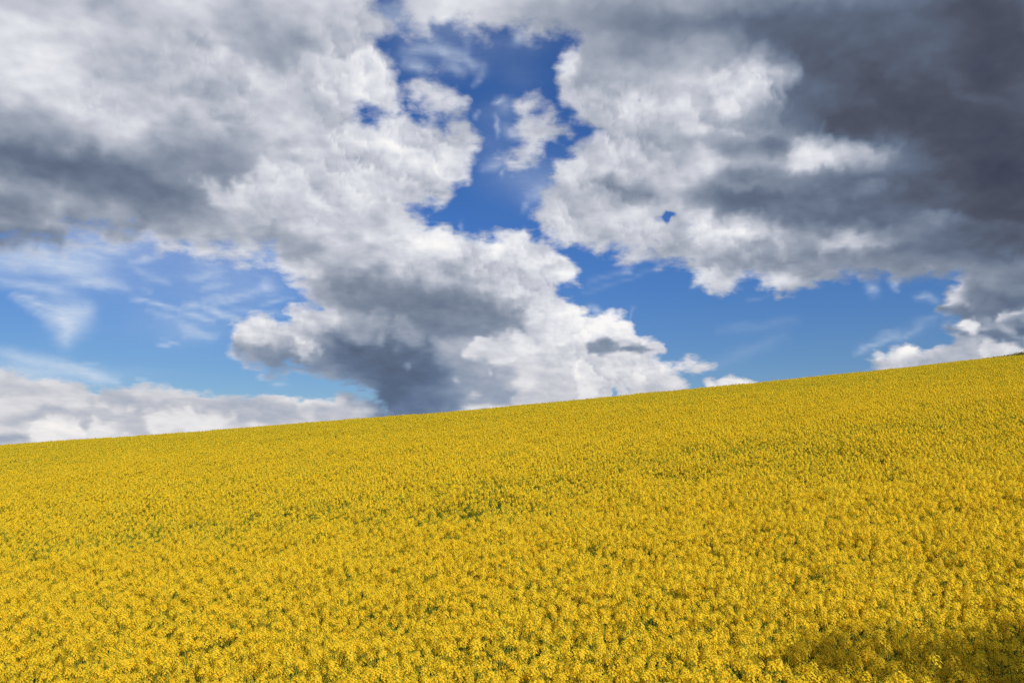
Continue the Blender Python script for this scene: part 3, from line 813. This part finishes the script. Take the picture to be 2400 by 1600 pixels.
def whole(plan, heads, k_heads=None, with_leaves=True):
    """one plant as one mesh, for the mass of the crop"""
    w = Mesh()
    w.add(plan.stem, slot=[2, 2, 2])
    if with_leaves:
        w.add(plan.leaves, slot=[3, 3, 3])
    for p, rz, tl, s, pick in plan.heads[:k_heads]:
        w.add(heads[pick % len(heads)], p, rz, tl, s, slot=[0, 1, 2])
    return w

def far_plant(plan, n_heads=9):
    w = Mesh()
    for k in range(3 if n_heads > 4 else 9):                 # a few dark leaves fill the space under the flowers
        t = rr.random() * 6.28
        leaf(w, (0, 0, rr.uniform(.45, .75 if n_heads > 4 else .95)), t, .28, .06, .3, 3)
    for p, rz, tl, s, pick in plan.heads[:n_heads]:
        w.add(FAR_HEADS[pick % 6], p, rz, tl, s * 1.05, slot=[0, 1, 2])
        q = np.array(p)
        w.face([q + (0.009, 0, 0), q + (-0.009, 0, 0), q * (.5, .5, 1) - (0, 0, .5)], 2)
        w.face([q + (.004, .012, .03), q + (-.012, -.004, .02), q + (.006, -.008, .075)], 1)
    return w

def stock(mesh, name):
    """a plant kept out of the scene: the crop's points carry it"""
    return bpy.data.objects.new(name, mesh.data(name, MATS))
STOCK = [[stock(whole(p, HEADS), 'rapeseed_near') for p in PLANS],
         [stock(whole(p, MID_HEADS), 'rapeseed_mid') for p in PLANS[:5]],
         [stock(far_plant(p), 'rapeseed_far') for p in PLANS[:5]]]
GREEN = [stock(whole(p, HEADS, 3), 'rapeseed_near_green') for p in PLANS[:2]], [stock(whole(p, MID_HEADS, 3), 'rapeseed_mid_green') for p in PLANS[:2]], [stock(far_plant(p, 2), 'rapeseed_far_green') for p in PLANS[:2]]
for lod in range(3):
    STOCK[lod] += GREEN[lod]              # plants that have not come into flower yet

def vn(x, y, size, seed):
    return value_noise(x / size + 31.7 * seed, y / size + 17.3 * seed, seed)

def growth(x, y):
    """how tall the crop stands at a place, 1 = full height"""
    g = 1 + 0.10 * vn(x, y, 0.9, 3) + 0.09 * vn(x, y, 2.6, 5) + 0.08 * vn(x, y, 8, 7) + 0.13 * vn(x * .22, y, 4.5, 17)
    gap = vn(x, y, 1.7, 9) + 0.6 * vn(x, y, 0.7, 13) + 0.4 * vn(x, y * 2, 6, 15)
    return g - 0.22 * np.clip((gap - 0.46) * 4, 0, 1), gap

def scatter(y0, y1, per_m2, margin=3.0):
    step = 1 / math.sqrt(per_m2)
    ys = np.arange(y0, y1, step)
    xs_ = np.arange(-(0.68 * y1 + margin), 0.68 * y1 + margin, step)
    X, Y = np.meshgrid(xs_, ys)
    X = X + RNG.uniform(-.55, .55, X.shape) * step
    Y = Y + RNG.uniform(-.55, .55, X.shape) * step
    keep = np.abs(X) < 0.68 * Y + margin
    return X[keep], Y[keep]

zones = [(4.4, 17.0, 29), (17.0, 46.0, 30), (46.0, 120.0, 25)]
rows = []
full = [len(st) - 2 for st in STOCK]
for y0, y1, den in zones:
    X, Y = scatter(y0, y1, den)
    g, gap = growth(X, Y)
    keep = RNG.random(len(X)) > np.clip((gap - 0.50) * 2.0, 0, .55)
    X, Y, g = X[keep], Y[keep], g[keep]
    n = len(X)
    # plainer plants farther off, with no line where one kind gives way to the next
    lod = (Y + RNG.uniform(-2.5, 2.5, n) > 17).astype(int) + (Y + RNG.uniform(-14, 14, n) > 48)
    late = vn(X * .45, Y * 1.5, 7.0, 21) + 0.8 * vn(X * .6, Y * 1.5, 2.2, 23) + RNG.uniform(-.25, .25, n)
    nf = np.array(full)[lod]
    base = lod * 10 + (RNG.random(n) * nf).astype(int)
    base = np.where(late > np.interp(Y, (10, 30, 70), (0.54, 0.50, 0.36)), lod * 10 + nf + RNG.integers(0, 2, n), base)
    rows.append(np.stack([X, Y, ground_z(X, Y), RNG.uniform(-.10, .10, n), RNG.uniform(-.10, .10, n), RNG.uniform(0, 6.283, n),
                          g * RNG.uniform(.88, 1.10, n) + (RNG.random(n) < .04) * .10, base], 1))
crop_pts = np.concatenate(rows)

# the 300 plants that show largest: each one a thing with its stem, leaves and flower heads
def in_frame(P):
    d = P[:, :3] + np.array([0, 0, 1.0]) * (P[:, 6:7] * HEIGHT) - np.array([0, 0, EYE])
    p = R(PITCH)
    f = d[:, 1] * math.cos(p) + d[:, 2] * math.sin(p)
    w = -d[:, 1] * math.sin(p) + d[:, 2] * math.cos(p)
    X_, Y_ = CXP + FPX * d[:, 0] / f, CYP - FPX * w / f
    return (X_ > 20) & (X_ < 2332) & (Y_ < 1560), np.linalg.norm(d, axis=1)
ok, dist = in_frame(crop_pts)
order = np.argsort(np.where(ok, dist, 1e9))[:300]
single = np.zeros(len(crop_pts), bool)
single[order] = True

head_data = [h.data('flower_head', [PETAL, BUD, STEM]) for h in HEADS]
proto = []
for pl, n_h in [(p, 14) for p in PLANS] + [(p, 3) for p in PLANS[:2]]:
    proto.append((pl.stem.data('stem', [STEM]), pl.leaves.data('leaves', [LEAF]), pl.heads[:n_h]))
GROUP = 'rapeseed plants in the nearest rows of the field'
LABEL = 'yellow flowering rapeseed plant in the nearest rows at the foot of the field'
for x, y, z, rx, ry, rz, s, k in crop_pts[single]:
    st, lv, hd = proto[int(k) % 10]
    e = bpy.data.objects.new('rapeseed_plant', None)
    e.empty_display_size = 0.2
    COL.objects.link(e)
    e.location, e.rotation_euler, e.scale = (x, y, z), (rx, ry, rz), (s, s, s)
    tag(e, LABEL, 'plant', GROUP)
    for nm, me in (('stem', st), ('leaves', lv)):
        o = bpy.data.objects.new(nm, me); COL.objects.link(o); o.parent = e
    for p, hz, tl, hs, pick in hd:
        o = bpy.data.objects.new('flower_head', head_data[pick % len(HEADS)])
        COL.objects.link(o); o.parent = e
        o.location, o.rotation_euler, o.scale = p, (tl[0], tl[1], hz), (hs, hs, hs)

# all the other plants: one crop, a plant on every point
P = crop_pts[~single]
cm = bpy.data.meshes.new('rapeseed_crop')
cm.vertices.add(len(P))
cm.vertices.foreach_set('co', P[:, :3].astype(np.float32).ravel())
def attr(name, typ, key, vals):
    a = cm.attributes.new(name, typ, 'POINT')
    a.data.foreach_set(key, vals)
attr('turn', 'FLOAT_VECTOR', 'vector', P[:, 3:6].astype(np.float32).ravel())
attr('size', 'FLOAT', 'value', P[:, 6].astype(np.float32))
attr('sort', 'INT', 'value', P[:, 7].astype(np.int32))
crop = bpy.data.objects.new('rapeseed_crop', cm)
COL.objects.link(crop)
tag(crop, 'dense yellow flowering rapeseed covering the whole hillside up to its crest', 'crop', kind='stuff')
gt = bpy.data.node_groups.new('crop', 'GeometryNodeTree')
gt.interface.new_socket('Geometry', in_out='INPUT', socket_type='NodeSocketGeometry')
gt.interface.new_socket('Geometry', in_out='OUTPUT', socket_type='NodeSocketGeometry')
G = gt.nodes.new
gi, go, jn = G('NodeGroupInput'), G('NodeGroupOutput'), G('GeometryNodeJoinGeometry')
def named(name, typ):
    n = G('GeometryNodeInputNamedAttribute'); n.data_type = typ; n.inputs['Name'].default_value = name
    return n.outputs['Attribute']
turn, size_, sort_ = named('turn', 'FLOAT_VECTOR'), named('size', 'FLOAT'), named('sort', 'INT')
for lod, plants in enumerate(STOCK):
    for k, po in enumerate(plants):
        oi = G('GeometryNodeObjectInfo'); oi.inputs['Object'].default_value = po
        cmp_ = G('FunctionNodeCompare'); cmp_.data_type = 'INT'; cmp_.operation = 'EQUAL'
        gt.links.new(sort_, cmp_.inputs[2]); cmp_.inputs[3].default_value = lod * 10 + k
        ip = G('GeometryNodeInstanceOnPoints')
        gt.links.new(gi.outputs[0], ip.inputs['Points'])
        gt.links.new(cmp_.outputs[0], ip.inputs['Selection'])
        gt.links.new(oi.outputs['Geometry'], ip.inputs['Instance'])
        gt.links.new(turn, ip.inputs['Rotation'])
        gt.links.new(size_, ip.inputs['Scale'])
        gt.links.new(ip.outputs[0], jn.inputs[0])
gt.links.new(jn.outputs[0], go.inputs[0])
crop.modifiers.new('crop', 'NODES').node_group = gt
# ------------------------------------------------------------------ tree behind the camera on the right: it throws the shadow on the near corner
def leaf_cloud(mesh, c, rx, ry, rz, n, size, q):
    for _ in range(n):
        a, b = q.uniform(0, 6.283), math.acos(q.uniform(-1, 1))
        r = q.uniform(.25, 1) ** .5
        p = np.array((c[0] + rx * r * math.sin(b) * math.cos(a), c[1] + ry * r * math.sin(b) * math.sin(a), c[2] + rz * r * math.cos(b)))
        d = np.array((q.gauss(0, 1), q.gauss(0, 1), q.gauss(0, .6))); d /= np.linalg.norm(d)
        s = np.cross(d, (q.gauss(0, 1), q.gauss(0, 1), q.gauss(0, 1))); s /= np.linalg.norm(s)
        L = size * q.uniform(.7, 1.3)
        mesh.face([p, p + d * L * .5 + s * L * .3, p + d * L, p + d * L * .5 - s * L * .3])

q = random.Random(3)
TX, TY = 11.45, -3.85
tz = float(ground_z(TX, TY))
tree = bpy.data.objects.new('tree', None)
COL.objects.link(tree)
tree.location = (TX, TY, tz)
tag(tree, 'leafy green tree standing beside the near right corner of the field', 'tree')
trunk, crown = Mesh(), Mesh()
trunk.tube([(0, 0, -.3), (.05, 0, 2.4), (.0, .1, 5.5), (.1, .0, 8.5), (.0, .0, 10.8)], [.26, .21, .16, .10, .03], 10)
for k in range(44):
    z0 = q.uniform(5.0, 9.6)
    t = k * 2.4 + q.uniform(-.4, .4)
    L = q.uniform(1.2, 2.9) * (1 - abs(z0 - 7.3) / 9)
    tip = (L * math.cos(t), L * math.sin(t), z0 + q.uniform(.4, 1.3))
    trunk.tube([(0.05, 0.03, z0), (tip[0] * .5, tip[1] * .5, z0 + .45), tip], [.06, .04, .012], 5)
    leaf_cloud(crown, tip, .75, .75, .55, 520, .13, q)
    leaf_cloud(crown, (tip[0] * .55, tip[1] * .55, z0 + .6), .6, .6, .5, 220, .13, q)
trunk.obj('trunk', [BARK], tree)
crown.obj('crown', [TREE_LEAF], tree)

# ------------------------------------------------------------------ hedge on the crest at the right
q = random.Random(8)
hedge = bpy.data.objects.new('hedge', None)
COL.objects.link(hedge)
HX0, HX1, HY = 61.0, 96.0, 104.0
hedge.location = (HX0, HY, float(ground_z(HX0, HY)))
tag(hedge, 'low olive green hedge on the crest, above the far right end of the yellow field', 'hedge')
wood, green = Mesh(), Mesh()
x = 0.0
while x < HX1 - HX0:
    zz = float(ground_z(HX0 + x, HY)) - hedge.location.z
    tall = 1.30 + 0.60 * min(1, x / 7) + q.uniform(-.08, .08)
    wood.tube([(x, 0, zz - .1), (x + q.uniform(-.1, .1), 0, zz + tall * .5), (x + q.uniform(-.2, .2), q.uniform(-.2, .2), zz + tall * .95)], [.03, .02, .008], 5)
    leaf_cloud(green, (x, 0, zz + tall * .55), .55, .7, tall * .5, 500, .15, q)
    x += .5
wood.obj('stems', [BARK], hedge)
green.obj('foliage', [HEDGE_LEAF], hedge)
